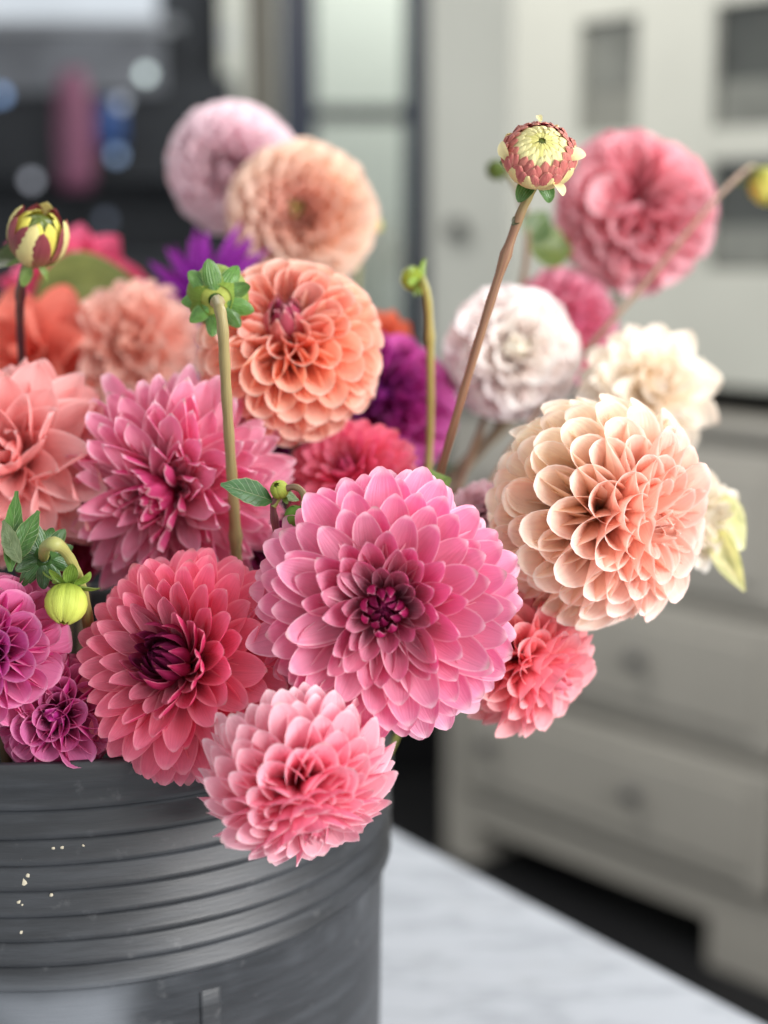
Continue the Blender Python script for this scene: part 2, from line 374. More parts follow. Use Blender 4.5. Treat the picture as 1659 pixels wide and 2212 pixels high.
# ------------------------------------------------------------------ bucket
BX, BY, BR = -.161, .784, .165
ZB, ZR = .9, 1.20
def bucket_material():
    t = NT('black_plastic'); tc = t.n('ShaderNodeTexCoord'); ob = tc.outputs['Object']
    sp = t.n('ShaderNodeSeparateXYZ'); t.t.links.new(ob, sp.inputs[0])
    mp = t.n('ShaderNodeMapping'); t.t.links.new(ob, mp.inputs[0]); mp.inputs['Scale'].default_value = (1, 1, 9)
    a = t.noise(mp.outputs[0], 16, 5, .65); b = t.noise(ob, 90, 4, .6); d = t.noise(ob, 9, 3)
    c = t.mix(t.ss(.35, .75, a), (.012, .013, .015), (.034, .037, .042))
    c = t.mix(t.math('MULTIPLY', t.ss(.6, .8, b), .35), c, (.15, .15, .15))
    painted_sheen = t.math('MULTIPLY', t.ss(.42, .62, d), t.ss(.205, .185, sp.outputs[2]))  # bright sheen of the lower wall put into its colour, broken by noise
    c = t.mix(t.math('MULTIPLY', painted_sheen, .8), c, (.23, .245, .265))
    rough = t.math('MULTIPLY_ADD', t.math('ADD', a, d), .18, .27)
    hh = t.math('ADD', t.math('MULTIPLY', a, .8), t.math('MULTIPLY', d, 2.0))
    return t.done(t.principled(c, rough, .6, 0, t.bump(hh, .0008, .55), ior=1.55))
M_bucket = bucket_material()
bucket = empty('bucket', (BX, BY, ZB), 'large black plastic bucket with ribbed bands, full of dahlias', 'bucket')
def bucket_profile():
    pr = [(.0005, .0), (.152, .0), (.158, .004)]
    rad = lambda z: BR - .005*(ZR-z)/(ZR-ZB)*1.0
    zs = [1.096, 1.1075, 1.119, 1.1305, 1.1425, 1.154, 1.166, 1.179]
    pr.append((rad(1.05)-.003, 1.05-ZB)); pr.append((rad(1.0925)-.0028, 1.0925-ZB))
    for i, z in enumerate(zs):
        r = rad(z); top = zs[i+1] if i+1 < len(zs) else ZR
        pr += [(r-.0009, z-.0012-ZB), (r+.0009, z-.0003-ZB), (r+.0016, z+.0007-ZB), (r+.0011, z+.0022-ZB)]
        k = top-z
        if i+1 < len(zs): pr += [(r+.0004, z+k*.5-ZB), (r-.0005, z+k*.80-ZB)]
    pr += [(BR+.0012, ZR-.012-ZB), (BR+.0014, ZR-.004-ZB), (BR+.0006, ZR-.001-ZB), (BR-.0008, ZR-ZB), (BR-.0025, ZR-.0008-ZB), (BR-.0035, ZR-.004-ZB), (BR-.006, ZR-.08-ZB), (.142, .01), (.0005, .008)]
    return pr
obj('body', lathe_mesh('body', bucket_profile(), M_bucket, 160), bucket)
def wall_patch(name, px0, px1, z0, z1, proud, mat):
    """a moulded rib or disc standing proud of the wall, facing the camera side"""
    import bmesh
    nx, nz = 8, 10; v, f = [], []
    for j in range(nz+1):
        for i in range(nx+1):
            x = px0+(px1-px0)*i/nx; z = z0+(z1-z0)*j/nz
            r = BR - .005*(ZR-z)/(ZR-ZB) + (proud if 0 < i < nx and 0 < j < nz else -.006)
            v.append((x, -math.sqrt(max(0, r*r-x*x)), z-ZB))
    for j in range(nz):
        for i in range(nx): a = j*(nx+1)+i; f.append((a, a+1, a+nx+2, a+nx+1))
    return mesh(name, v, f, mat)
xr = lambda px: (px-CX)/F*.66 - BX
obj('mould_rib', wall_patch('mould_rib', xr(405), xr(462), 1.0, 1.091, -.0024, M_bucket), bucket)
M_fleck = paint('dried_paint', lin('#c9bfa8'), .7, .2)
fl_v, fl_f = [], []
for px, py, r in [(18, 1903, .0028), (6, 1854, .0014), (14, 1850, .001), (34, 1853, .0012), (76, 1932, .0010), (5, 2010, .0016), (10, 1950, .0008), (2, 1945, .001), (26, 1888, .001), (85, 1830, .0007), (105, 1830, .0008), (150, 1828, .0007), (18, 2015, .0008)]:
    x = (px-CX)/F*.63 - BX
    z = CAM[2]-.622*math.tan(PITCH+math.atan((py-CY)/F))
    rr = BR-.005*(ZR-z)/(ZR-ZB)+.0006; c0 = np.array([x, -math.sqrt(rr*rr-x*x), z-ZB]); b0 = len(fl_v)
    nn = unit([c0[0], c0[1], 0]); tx = unit(np.cross([0, 0, 1], nn))
    fl_v.append(c0+nn*r*.35)
    for k in range(7):
        a = 2*math.pi*k/7; q = r*random.uniform(.6, 1.3); fl_v.append(c0+tx*q*math.cos(a)+np.array([0, 0, 1])*q*math.sin(a)-nn*.0006)
    for k in range(7): fl_f.append((b0, b0+1+k, b0+1+(k+1) % 7))
o = obj('paint_flecks', mesh('paint_flecks', fl_v, fl_f, M_fleck), bucket); o['kind'] = 'stuff'

# ------------------------------------------------------------------ plant pieces
def petal_mesh(name, mat, W, nu=9, nv=6, roll=(1.4, .9), bend=-.2, curl=0.0, pe=2.2, pt=.8, uc=.5, base=.34, wav=0.0, twist=0.0, fold=0.0, rnd=None, cup=0.0):
    """one ray floret, length 1 along +Z, inner face towards +Y"""
    rnd = rnd or random
    t = np.linspace(0, 1, nu); u = 1-(1-t)**1.9
    w = base+(1-base)*ss(0, .5, u)
    tail = np.clip((u-uc)/(1-uc), 0, 1)
    w = w*np.maximum(.015, 1-tail**pe)**pt*W
    y = z = 0.0; pts, uvs = [], []; pu = 0.0; ph = rnd.uniform(0, 6)
    for i in range(nu):
        ang = bend*(u[i]-.3) + curl*float(ss(.62, 1, u[i]))
        if i: du = u[i]-u[i-1]; y += math.sin(ang)*du; z += math.cos(ang)*du
        r0 = roll[0]+(roll[1]-roll[0])*float(ss(.05, .9, u[i])); r0 = max(r0, .05)
        rad = w[i]/r0; tw = twist*u[i]
        for j in range(nv+1):
            v = -1+2*j/nv; a = v*r0/2
            if cup:
                ah = cup*max(.015, (1-tail[i]**2.2))**pt; rc = W*(.4+.6*float(ss(0, .6, u[i])))*(1+.10*tail[i])
                a = v*ah; rad = rc
            px = rad*math.sin(a); py = rad*(1-math.cos(a)) - fold*W*(1-abs(v))*float(ss(.2, .8, u[i]))*.5
            py += wav*W*v*v*math.sin(ph+u[i]*7+(2 if v > 0 else 0))
            qx = px*math.cos(tw)-py*math.sin(tw); qy = px*math.sin(tw)+py*math.cos(tw)
            pts.append((qx, y+qy*math.cos(ang), z-qy*math.sin(ang))); uvs.append((j/nv, u[i]))
    f = []
    for i in range(nu-1):
        for j in range(nv): a = i*(nv+1)+j; f.append((a, a+1, a+nv+2, a+nv+1))
    return mesh(name, pts, f, mat, uvs)

def smooth_path(pts, it=3):
    pts = [np.asarray(p, float) for p in pts]
    for _ in range(it):
        q = [pts[0]]
        for a, b in zip(pts[:-1], pts[1:]): q += [a*.75+b*.25, a*.25+b*.75]
        pts = q+[pts[-1]]
    return pts
def tube(name, pts, r0, r1, mat, n=9):
    v, f, uv = [], [], []; T0 = None; m = len(pts)
    acc = [0.0]
    for a, b in zip(pts[:-1], pts[1:]): acc.append(acc[-1]+np.linalg.norm(b-a))
    tt = unit(pts[1]-pts[0]); s = unit(np.cross(tt, [.3, .2, .9]))
    for i, p in enumerate(pts):
        tt = unit(pts[min(i+1, m-1)]-pts[max(i-1, 0)]); s = unit(s-tt*(s@tt)); b = np.cross(tt, s)
        r = (r0+(r1-r0)*acc[i]/acc[-1])*(1+.05*math.sin(acc[i]*95+i)+.05*math.sin(acc[i]*31+1.3)+.35*math.exp(-(((acc[i]+.03) % .13-.065)/.0035)**2))
        for k in range(n):
            a = 2*math.pi*k/n; rr = r*(1+.07*(k % 2)); v.append(p+rr*(math.cos(a)*s+math.sin(a)*b)); uv.append((k/n, acc[i]/.35))
    for i in range(m-1):
        for k in range(n): a, b = i*n+k, i*n+(k+1) % n; f.append((a, b, b+n, a+n))
    f.append(tuple(range(n-1, -1, -1))); f.append(tuple(range((m-1)*n, m*n)))
    return mesh(name, v, f, mat, uv)

def leaf_mesh(name, L, W, droop=.25, fold=.35, teeth=5, nu=15, nv=6):
    pts, uvs, f = [], [], []; y = z = 0.0
    for i in range(nu):
        u = i/(nu-1); w = W*(math.sin(math.pi*u**.8)**.85)*(1 if teeth == 0 else (1+.13*((u*teeth) % 1.0)-.06)) if 0 < u < 1 else .0008
        ang = -droop*u*2
        if i: y += math.sin(ang)*L/(nu-1); z += math.cos(ang)*L/(nu-1)
        for j in range(nv+1):
            v = -1+2*j/nv; pts.append((w*v, y+abs(v)*w*fold+.02*W*math.sin(9*u+3*v), z)); uvs.append((j/nv, u))
    for i in range(nu-1):
        for j in range(nv): a = i*(nv+1)+j; f.append((a, a+1, a+nv+2, a+nv+1))
    return mesh(name, pts, f, LEAF, uvs)
def place_leaf(root, base, tip, nrm, width, color, droop=.15, fold=.3, teeth=5):
    base, tip = np.asarray(base), np.asarray(tip); z = tip-base; L = np.linalg.norm(z); z = z/L
    x = unit(np.cross(unit(nrm), z)); y = np.cross(z, x)
    return obj('leaf', leaf_mesh('leaf', L, width, droop, fold, teeth), root, frame_mtx(base-np.array(root.location), x, y, z), lin(color))

def ramp(stops, q):
    for (a, ca), (b, cb) in zip(stops[:-1], stops[1:]):
        if q <= b: k = (q-a)/max(1e-6, b-a); return lin(ca)*(1-k)+lin(cb)*k
    return lin(stops[-1][1])

KINDS = {
 # thmax, power, N, length at centre, angle where full length, width factor, roll base/tip, bend, curl, pe, pt, uc, eye fraction
 'dec':   dict(th=122, pw=.66, N=165, l0=.44, tl=88, kW=1.62, roll=(2.0, 1.15), bend=-.25, curl=.25, pe=2.5, pt=.52, uc=.52, eye=.13, jit=1.0, wav=.05, fold=.0),
 'ball':  dict(th=140, pw=.62, N=150, l0=.80, tl=70, kW=2.0, roll=(5.2, 3.0), bend=.05, curl=-.12, pe=2.6, pt=.5, uc=.58, eye=.07, jit=1.5, wav=.05, fold=0, cup=2.3, kC=1.2),
 'loose': dict(th=128, pw=.62, N=120, l0=.60, tl=80, kW=1.65, roll=(2.6, 1.5), bend=-.2, curl=.25, pe=2.0, pt=.62, uc=.46, eye=.0, jit=2.2, wav=.14, fold=.12),
 'spiky': dict(th=105, pw=.7, N=46, l0=.5, tl=80, kW=1.0, roll=(3.4, 2.6), bend=-.3, curl=-.2, pe=1.2, pt=.9, uc=.3, eye=.1, jit=1.5, wav=.05, fold=0),
 'wide':  dict(th=115, pw=.62, N=34, l0=.6, tl=80, kW=1.35, roll=(1.6, .9), bend=-.35, curl=.1, pe=2.2, pt=.7, uc=.4, eye=.0, jit=2, wav=.1, fold=.2),
}
MOUTH = np.array([BX, BY, 1.19])
def stem_path(p0, axis, R, rng, mouth_r=.135):
    d = p0[:2]-MOUTH[:2]; n = np.linalg.norm(d); d = d*min(1, mouth_r/max(n, 1e-6))*rng.uniform(.8, 1.0)
    m = np.array([MOUTH[0]+d[0], MOUTH[1]+d[1], 1.185])
    if p0[2] < 1.235: m[2] = 1.222
    b = np.array([MOUTH[0]+d[0]*.35+rng.uniform(-.03, .03), MOUTH[1]+d[1]*.35+rng.uniform(-.03, .03), .914])
    hgt = max(.02, p0[2]-m[2])
    k1 = p0-axis*R*.55-np.array([0, 0, 1])*min(hgt*.25, .05)
    return [p0-axis*R*.12, p0-axis*R*.5, k1, m*.5+k1*.5+np.array([0, 0, .006]), m, m*.6+b*.4, b]

def dahlia(label, c, Rpx, depth, axis, kind, stops, base, rim, group='cut dahlias in the bucket', rim_amt=.5, base_amt=.6, seed=1, squash=1.0,
           stem_col='#6d5a45', leaves=1, cat='dahlia', trans=.38, back=.35, N=None, eyecol=None, eye_in=1.0, spin=0.0, **over):
    rng = random.Random(seed*101+5)
    K = dict(KINDS[kind]); K.update(over); N = N or K['N']
    p0 = P(c[0], c[1], depth); R = Rpx*depth/F; ax = V(axis)
    path = stem_path(p0, ax, R, rng)
    root = empty('dahlia', path[-1], label, cat, group); rl = np.array(root.location)
    ref = unit(np.cross(ax, [0.31, .2, .93])); ref2 = np.cross(ax, ref)
    mat = petal_material(base, rim, base_amt, rim_amt, trans, back)
    thm = R2D(K['th']); tl = R2D(K['tl']); cache = {}
    for i in range(int(N*K.get('q0', 0)), N):
        q = (i+.5)/N; eye = q < K['eye']
        th = thm*q**K['pw']; dth = thm*K['pw']*q**(K['pw']-1)/N
        lp = K['l0']+(1-K['l0'])*float(ss(0, 1, min(1, th/tl))**.8)
        L = R*lp
        sp = L*math.sqrt(2*math.pi*max(.25, math.sin(th))*dth)
        W = min(K['kW']*sp/L, .95)/2*1.0 if False else min(K['kW']*sp/L, .95)
        ring = int(min(9, 10*q)) if not eye else 20+int(q/K['eye']*2)
        key = (ring, rng.randrange(3))
        if key not in cache:
            if eye:
                cache[key] = petal_mesh('petal', mat, W*.95, 8, 4, (3.4, 2.6), .9*eye_in, .5*eye_in, 1.5, .8, .35, .5, 0, rng.uniform(-.15, .15), 0, rng)
            else:
                kk = float(ss(K['eye'], K['eye']+.22, q))
                cp = K.get('cup', 0)
                cache[key] = petal_mesh('petal', mat, min(.3, K['kC']*sp/L/2) if cp else W, 13, 8 if cp else 6, (K['roll'][0]+(1-kk)*1.0, K['roll'][1]+(1-kk)*1.1), K['bend']*kk+.35*(1-kk)*eye_in, K['curl']+rng.uniform(-.12, .12),
                                        K['pe'], K['pt'], K['uc'], .34, K['wav'], rng.uniform(-.1, .1)*K['jit'], K['fold'], rng, cp*rng.uniform(.9, 1.08) if cp else 0)
        j = K['jit']
        phi = i*2.399963+spin+rng.gauss(0, .035)*j
        th2 = th+rng.gauss(0, .028)*j*(0 if eye else 1)
        r = ax*math.cos(th2)+math.sin(th2)*(ref*math.cos(phi)+ref2*math.sin(phi))
        n = ax*math.sin(th2)-math.cos(th2)*(ref*math.cos(phi)+ref2*math.sin(phi))
        x = np.cross(n, r); a = rng.gauss(0, .09)*j
        x2 = x*math.cos(a)+n*math.sin(a); n2 = -x*math.sin(a)+n*math.cos(a)
        Lr = L*rng.gauss(1, .028*j)
        if not eye and rng.random() < .07:                       # a few petals sit askew
            g = rng.gauss(0, .16); r, n2 = r*math.cos(g)+n2*math.sin(g), n2*math.cos(g)-r*math.sin(g)
            g = rng.gauss(0, .3); x2, n2 = x2*math.cos(g)+n2*math.sin(g), n2*math.cos(g)-x2*math.sin(g)
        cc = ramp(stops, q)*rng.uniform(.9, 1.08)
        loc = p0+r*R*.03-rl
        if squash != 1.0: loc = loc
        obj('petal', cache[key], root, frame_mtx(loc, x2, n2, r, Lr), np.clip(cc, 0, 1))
    sp = smooth_path(path, 3); sp = [s-rl for s in sp]
    obj('stem', tube('stem', sp, .0024, .0032, STEM), root, None, lin(stem_col))
    sm = petal_mesh('sepal', SEPAL, .62, 7, 4, (1.2, .8), -.3, 0, 1.8, .8, .4)
    for k in range(6):
        phi = k*math.pi/3; th2 = R2D(135)
        d = ref*math.cos(phi)+ref2*math.sin(phi)
        r = ax*math.cos(th2)+math.sin(th2)*d; n = ax*math.sin(th2)-math.cos(th2)*d
        obj('sepal', sm, root, frame_mtx(p0-ax*R*.06-rl, np.cross(n, r), n, r, R*.42), lin('#56702f'))
    for k in range(leaves):
        b = np.array(sp[int(len(sp)*rng.uniform(.42, .56))])+rl
        a = rng.uniform(0, 6.28); dz = rng.uniform(.1, .6)
        tip = b+np.array([math.cos(a), math.sin(a), dz])*rng.uniform(.035, .055)
        dd = tip[:2]-MOUTH[:2]; nn = np.linalg.norm(dd)
        if nn > .13: tip[:2] = MOUTH[:2]+dd*.13/nn
        place_leaf(root, b, tip, (0, -.3, 1), rng.uniform(.011, .016), rng.choice(['#2f4a22', '#3a5228', '#29401f']))
    return root, p0, R

# ------------------------------------------------------------------ buds
def lune(name, mat, th0, th1, hw, r0, r1, sz=1.0, nu=9, nv=6, pe=2.2, flare=0.0):
    """a closed floret hugging the bud, from polar angle th0 (bottom) up to th1 (tip), half width hw radians on the sphere"""
    pts, uvs, f = [], [], []
    for i in range(nu):
        t = i/(nu-1); u = 1-(1-t)**1.4; th = th0+(th1-th0)*u
        w = hw*(.5+.5*float(ss(0, .5, u)))*max(.02, 1-max(0, (u-.45)/.55)**pe)**.7
        r = r0+(r1-r0)*u
        for j in range(nv+1):
            v = -1+2*j/nv; d = v*w                     # arc distance across
            s = max(.12, math.sin(th)); ph = np.clip(d/s, -1.35, 1.35)
            rr = r*(1-.05*v*v*(1-flare))+flare*max(0, u-.6)*r
            pts.append((rr*math.sin(th)*math.sin(ph), rr*math.sin(th)*math.cos(ph), rr*math.cos(th)*sz)); uvs.append((j/nv, u))
    for i in range(nu-1):
        for j in range(nv): a = i*(nv+1)+j; f.append((a, a+1, a+nv+2, a+nv+1))
    return mesh(name, pts, f, mat, uvs)
def bud(root, c, Rpx, depth, axis, layers, sepals, sepal_col, sz=1.0, core='#5d6b24', seed=1, attach=None, sepal_L=1.1, sepal_W=.55, sepal_th=105):
    """layers: (n, th0, th1, half width, r0, r1, colour, base, rim, flare)"""
    rng = random.Random(seed); p0 = P(c[0], c[1], depth); R = Rpx*depth/F; ax = V(axis); rl = np.array(root.location)
    ref = unit(np.cross(ax, [.31, .2, .93])); ref2 = np.cross(ax, ref)
    pr = [(max(.0005, .74*math.sin(a)), -.74*math.cos(a)*sz) for a in np.linspace(0, math.pi, 9)]
    obj('bud_core', lathe_mesh('bud_core', pr, SEPAL, 14), root, frame_mtx(p0-rl, ref, ref2, ax, R), lin(core))
    for li, (n, t0, t1, hw, r0, r1, colr, base, rim, fl) in enumerate(layers):
        ms = [lune('petal', petal_material(base, rim, .7, .55, .2, .3, .4), R2D(t0), R2D(t1+rng.uniform(-3, 3)), hw, r0, r1, sz, flare=fl) for _ in range(2)]
        for k in range(n):
            phi = 2*math.pi*(k+.5*(li % 2))/n+rng.gauss(0, .06)
            x = ref*math.cos(phi)+ref2*math.sin(phi); y = -ref*math.sin(phi)+ref2*math.cos(phi)
            obj('petal', ms[k % 2], root, frame_mtx(p0-rl, x, y, ax, R*rng.uniform(.98, 1.03)), np.clip(lin(colr)*rng.uniform(.88, 1.1), 0, 1))
    sms = [petal_mesh('sepal', SEPAL, sepal_W, 9, 6, (1.7, 1.0), .35+.2*q, -.5*q, 2.2, .62, .4, .55) for q in range(3)]
    for k in range(sepals):
        phi = 2*math.pi*k/sepals+rng.gauss(0, .12); t2 = R2D(sepal_th)+rng.gauss(0, .16)
        d = ref*math.cos(phi)+ref2*math.sin(phi)
        r = ax*math.cos(t2)+math.sin(t2)*d; n = ax*math.sin(t2)-math.cos(t2)*d
        obj('sepal', sms[k % 3], root, frame_mtx(p0-ax*R*.86*sz+d*R*.12-rl, np.cross(n, r), n, r, R*sepal_L*rng.uniform(.85, 1.1)), np.clip(lin(sepal_col)*rng.uniform(.8, 1.2), 0, 1))
    return p0-ax*R*.8*sz
def budstem(root, pts, r0, r1, color, name='stem'):
    rl = np.array(root.location); sp = [s-rl for s in smooth_path(pts, 3)]
    return obj(name, tube(name, sp, r0, r1, STEM), root, None, lin(color))
def bottom(dx=0, dy=0): return np.array([BX+dx, BY+dy, .914])
def budroot(label, dx, dy, name='dahlia_bud'): return empty(name, bottom(dx, dy), label, 'dahlia bud', 'dahlia buds in the bucket')

#FLOWERS
exec_order = 0
# front row
dahlia('large pink dahlia with dark raspberry centre, front and middle of the bunch', (832, 1309), 285, .645, (-.03, .0, 1), 'dec',
       [(0, '#660c46'), (0.1, '#8c1852'), (0.14, '#c42a70'), (0.24, '#e03c84'), (0.47, '#f05ea2'), (0.72, '#f890c2'), (1, '#ffdaea')], '#dc2c7c', '#fff0f4', seed=1, rim_amt=0.75, N=275, kW=1.7, jit=1.2, eye=0.15, pw=0.68)
dahlia('deep coral pink dahlia with tight purple eye, left of the largest dahlia', (405, 1440), 250, .662, (-0.4, 0.28, 0.87), 'dec',
       [(0, '#4a1236'), (0.15, '#7c1848'), (0.2, '#c42e62'), (0.3, '#f04c80'), (0.6, '#fc7098'), (1, '#ffa8be')], '#e02c66', '#ffccd4', seed=2, rim_amt=0.6, eye=.2, N=262, l0=0.5, kW=1.7)
dahlia('salmon pink dahlia hanging over the bucket front, lowest flower of all', (645, 1690), 212, .622, (0.3, -0.8, 0.52), 'ball',
       [(0, '#f4829e'), (0.3, '#fa94ae'), (1, '#ffc4d2')], '#f46a80', '#fff4f6', seed=3, rim_amt=0.9, cup=1.8, kC=1.45, uc=0.36, N=190, pt=0.72, jit=1.2, l0=0.62, tl=95)
dahlia('magenta dahlia with rolled petals cut by the left picture edge', (-25, 1405), 168, .655, (.15, .05, 1), 'ball',
       [(0, '#b03498'), (0.3, '#dc3c92'), (1, '#f266aa')], '#c81e78', '#ffc8e2', seed=4, rim_amt=0.75, N=105, kW=1.9, kC=1.25)
dahlia('purple-magenta dahlia just above the bucket rim at lower left', (128, 1545), 132, .668, (.05, .1, .9), 'ball',
       [(0, '#c03494'), (0.3, '#d63a92'), (1, '#f05aa2')], '#b81a74', '#ffc4de', seed=5, rim_amt=0.75, N=92, kW=1.8, kC=1.25)
dahlia('mauve pink dahlia with loose pointed petals behind the deep coral one', (378, 1055), 238, .735, (-0.3, -0.2, 0.93), 'loose',
       [(0, '#e44c8c'), (0.3, '#f26ea4'), (1, '#f8acca')], '#e03870', '#fff0f4', seed=6, rim_amt=0.9, N=255, kW=1.55, pe=2.2, pt=0.62)
dahlia('orange ball dahlia with magenta eye in the middle of the bunch', (627, 757), 198, .755, (-.05, .5, .86), 'ball',
       [(0, '#a83c64'), (0.07, '#c04c6c'), (0.12, '#f0907e'), (0.25, '#ffbc9c'), (1, '#ffb498')], '#ffb084', '#fff2e6', seed=7, rim_amt=0.9, eye=0.11, jit=1.1, l0=0.74, N=185)
dahlia('big peach ball dahlia turned to the right, at the right of the bunch', (1295, 1105), 243, .70, (0.72, -0.2, 0.66), 'ball',
       [(0, '#f8b8a2'), (0.25, '#ffccba'), (0.5, '#ffe6c8'), (1, '#ffecd0')], '#ffc890', '#fffdf6', seed=8, rim_amt=0.95, N=195, kC=1.32, cup=2.2, uc=0.46, jit=1.25, l0=0.78)
dahlia('small coral dahlia tucked below the big peach ball', (1122, 1422), 165, .715, (0.72, -0.4, 0.56), 'ball',
       [(0, '#fa98ac'), (0.4, '#fea8ac'), (1, '#ffbcb0')], '#fc9480', '#ffe0dc', seed=9, rim_amt=0.7, cup=1.8, kC=1.25, uc=.5, N=150, pt=0.7)
# middle rows
dahlia('blurred salmon dahlia with broad petals at the left picture edge', (42, 1005), 228, .745, (-.1, .2, 1), 'loose',
       [(0, '#f8a09c'), (1, '#fdc8c4')], '#f08880', '#fff0ee', seed=10, N=100, jit=1.8)
dahlia('red-orange dahlia with few broad petals behind the salmon one', (80, 790), 185, .93, (-.3, .3, .9), 'wide',
       [(0, '#f08472'), (1, '#f69a8a')], '#e0604e', '#ee9480', seed=11, rim_amt=.3)
dahlia('dusty salmon dahlia below the broad olive leaf', (290, 750), 152, .93, (-.1, .3, .9), 'loose',
       [(0, '#f4b8a4'), (1, '#fcd6ca')], '#f0a48c', '#ffe8de', seed=12, N=90, jit=1.6)
dahlia('hot pink dahlia half hidden behind the broad olive leaf', (160, 640), 160, 1.04, (0, .5, .8), 'loose',
       [(0, '#e8487a'), (1, '#f0709c')], '#e04058', '#f8a0bc', seed=13, N=80)
dahlia('violet dahlia with pointed narrow petals behind the green sepalled bud', (455, 668), 188, .96, (-.25, .2, .95), 'spiky',
       [(0, '#7a1e90'), (1, '#b23cb8')], '#761a8c', '#cc80da', seed=14, rim_amt=.25, N=58, kW=0.85)
dahlia('pale pink ball dahlia, the highest full flower at the back', (505, 362), 140, 1.07, (-.1, -.35, .9), 'ball',
       [(0, '#f0ccd6'), (1, '#faeaf0')], '#eab8c6', '#ffffff', seed=15, rim_amt=.5, N=170, jit=0.7, cup=2.1)
dahlia('peach ball dahlia with yellow-green eye below the pale pink ball', (650, 468), 160, 1.0, (-.04, -.01, 1), 'ball',
       [(0, '#a8a040'), (0.02, '#a8a040'), (0.03, '#f0b09c'), (0.2, '#f6ccb2'), (1, '#fdeed6')], '#f4b89c', '#fffaee', seed=16, rim_amt=.5, N=200, l0=.62, eye=.03, jit=0.6, cup=2.2, wav=0.0)
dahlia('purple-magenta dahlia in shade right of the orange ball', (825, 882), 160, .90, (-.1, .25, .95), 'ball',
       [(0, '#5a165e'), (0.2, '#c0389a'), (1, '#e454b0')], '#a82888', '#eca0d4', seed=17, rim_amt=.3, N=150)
dahlia('coral pink dahlia peeping over the top of the largest dahlia', (760, 1040), 148, .775, (-.25, .62, .74), 'dec',
       [(0, '#c05080'), (0.2, '#f25c8a'), (1, '#fc88a8')], '#ee4a78', '#ffc4ca', seed=18, rim_amt=.35, N=150)
dahlia('red-orange dahlia sliver to the right behind the orange ball', (825, 735), 68, .98, (0, .3, .9), 'wide',
       [(0, '#f0704c'), (1, '#f08460')], '#e05a38', '#f8b090', seed=19, N=34)
dahlia('white dahlia blushed with pink, right of the tall bare stem', (1105, 765), 142, .90, (.05, .12, .99), 'ball',
       [(0, '#fff8e4'), (0.1, '#fff6f0'), (1, '#fdeaec')], '#fbe2e0', '#ffffff', seed=20, N=125, rim_amt=.6, jit=1.6, cup=2.0, kC=1.35)
dahlia('mid pink dahlia behind the white blushed dahlia', (1212, 705), 120, 1.0, (.3, .0, .9), 'ball',
       [(0, '#e87ca0'), (1, '#f6a8c0')], '#e46c8e', '#fcd8e2', seed=21, N=110, jit=0.9)
dahlia('rose pink ball dahlia with open dark centre at upper right', (1370, 462), 166, 1.0, (-.02, .22, .97), 'ball',
       [(0, '#e68896'), (1, '#f6b4c0')], '#e07088', '#fff0f2', seed=22, N=105, rim_amt=.5, eye=.0, jit=1.2, q0=0.16, kC=1.4, eye_in=-0.4)
dahlia('cream dahlia with loose petals behind the big peach ball', (1395, 850), 152, .88, (.2, .3, .9), 'loose',
       [(0, '#fff0da'), (1, '#fffaf0')], '#fae8cc', '#ffffff', seed=23, N=78)
dahlia('small white dahlia at far right behind the big peach ball', (1500, 1120), 112, .80, (.6, .1, .7), 'loose',
       [(0, '#f0e6d0'), (1, '#f6eee4')], '#e8dcb0', '#ffffff', seed=24, N=80)
dahlia('pale pink dahlia between the largest dahlia and the big peach ball', (1035, 1110), 75, .76, (.1, .3, .9), 'loose',
       [(0, '#ecc4d0'), (1, '#f4dce2')], '#e4b0c0', '#fff4f6', seed=25, N=60)
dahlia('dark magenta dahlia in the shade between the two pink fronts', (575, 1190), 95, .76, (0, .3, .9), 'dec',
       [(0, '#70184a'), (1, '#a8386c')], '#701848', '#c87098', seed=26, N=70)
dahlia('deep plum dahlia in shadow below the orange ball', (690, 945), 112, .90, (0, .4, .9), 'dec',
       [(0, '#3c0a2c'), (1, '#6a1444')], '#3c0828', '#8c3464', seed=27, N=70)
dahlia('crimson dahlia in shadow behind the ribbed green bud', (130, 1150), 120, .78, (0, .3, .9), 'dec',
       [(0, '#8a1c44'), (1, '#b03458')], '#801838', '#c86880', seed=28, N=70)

# ------------------------------------------------------------------ buds and sprigs
Y_, RD, CR = '#e6d878', '#b0304a', '#f2e2a0'
r = budroot('opening red and yellow dahlia bud on a long bare stem, highest at right', .06, .02)
bud(r, (1165, 336), 82, .655, (.04, .46, .88),
    [(11, 158, 76, .40, 1.0, 1.03, '#ecd98e', '#e2cf74', '#f7ebb8', .0), (13, 125, 66, .27, .97, 1.02, '#b63450', '#e8d080', '#fae4b8', 0), (14, 115, 58, .25, .95, 1.0, '#b82c4a', '#c8506a', '#fae4b8', 0),
     (14, 105, 50, .22, .92, .97, '#bc3048', '#b83a54', '#fae0b8', 0), (14, 95, 43, .19, .89, .94, '#c04450', '#b83a54', '#fae0b8', 0),
     (18, 78, 33, .17, .84, .87, '#ece096', '#dcd070', '#fbf8d0', 0), (16, 72, 21, .16, .81, .84, '#e8dc8c', '#dcd070', '#fbf8d0', 0), (12, 66, 9, .17, .79, .80, '#ded672', '#cfc768', '#f4eeb0', 0)],
    5, '#4f7a3a', core='#5a6420', sz=.74, seed=31, sepal_L=.95, sepal_W=.62, sepal_th=108)
rl = np.array(r.location)
om = petal_mesh('bract', petal_material('#d8cc70', '#fbf6d4', .6, .5, .2, .3, .4), .7, 9, 6, (1.4, .8), -.9, -.3, 2, .7, .4, .5)
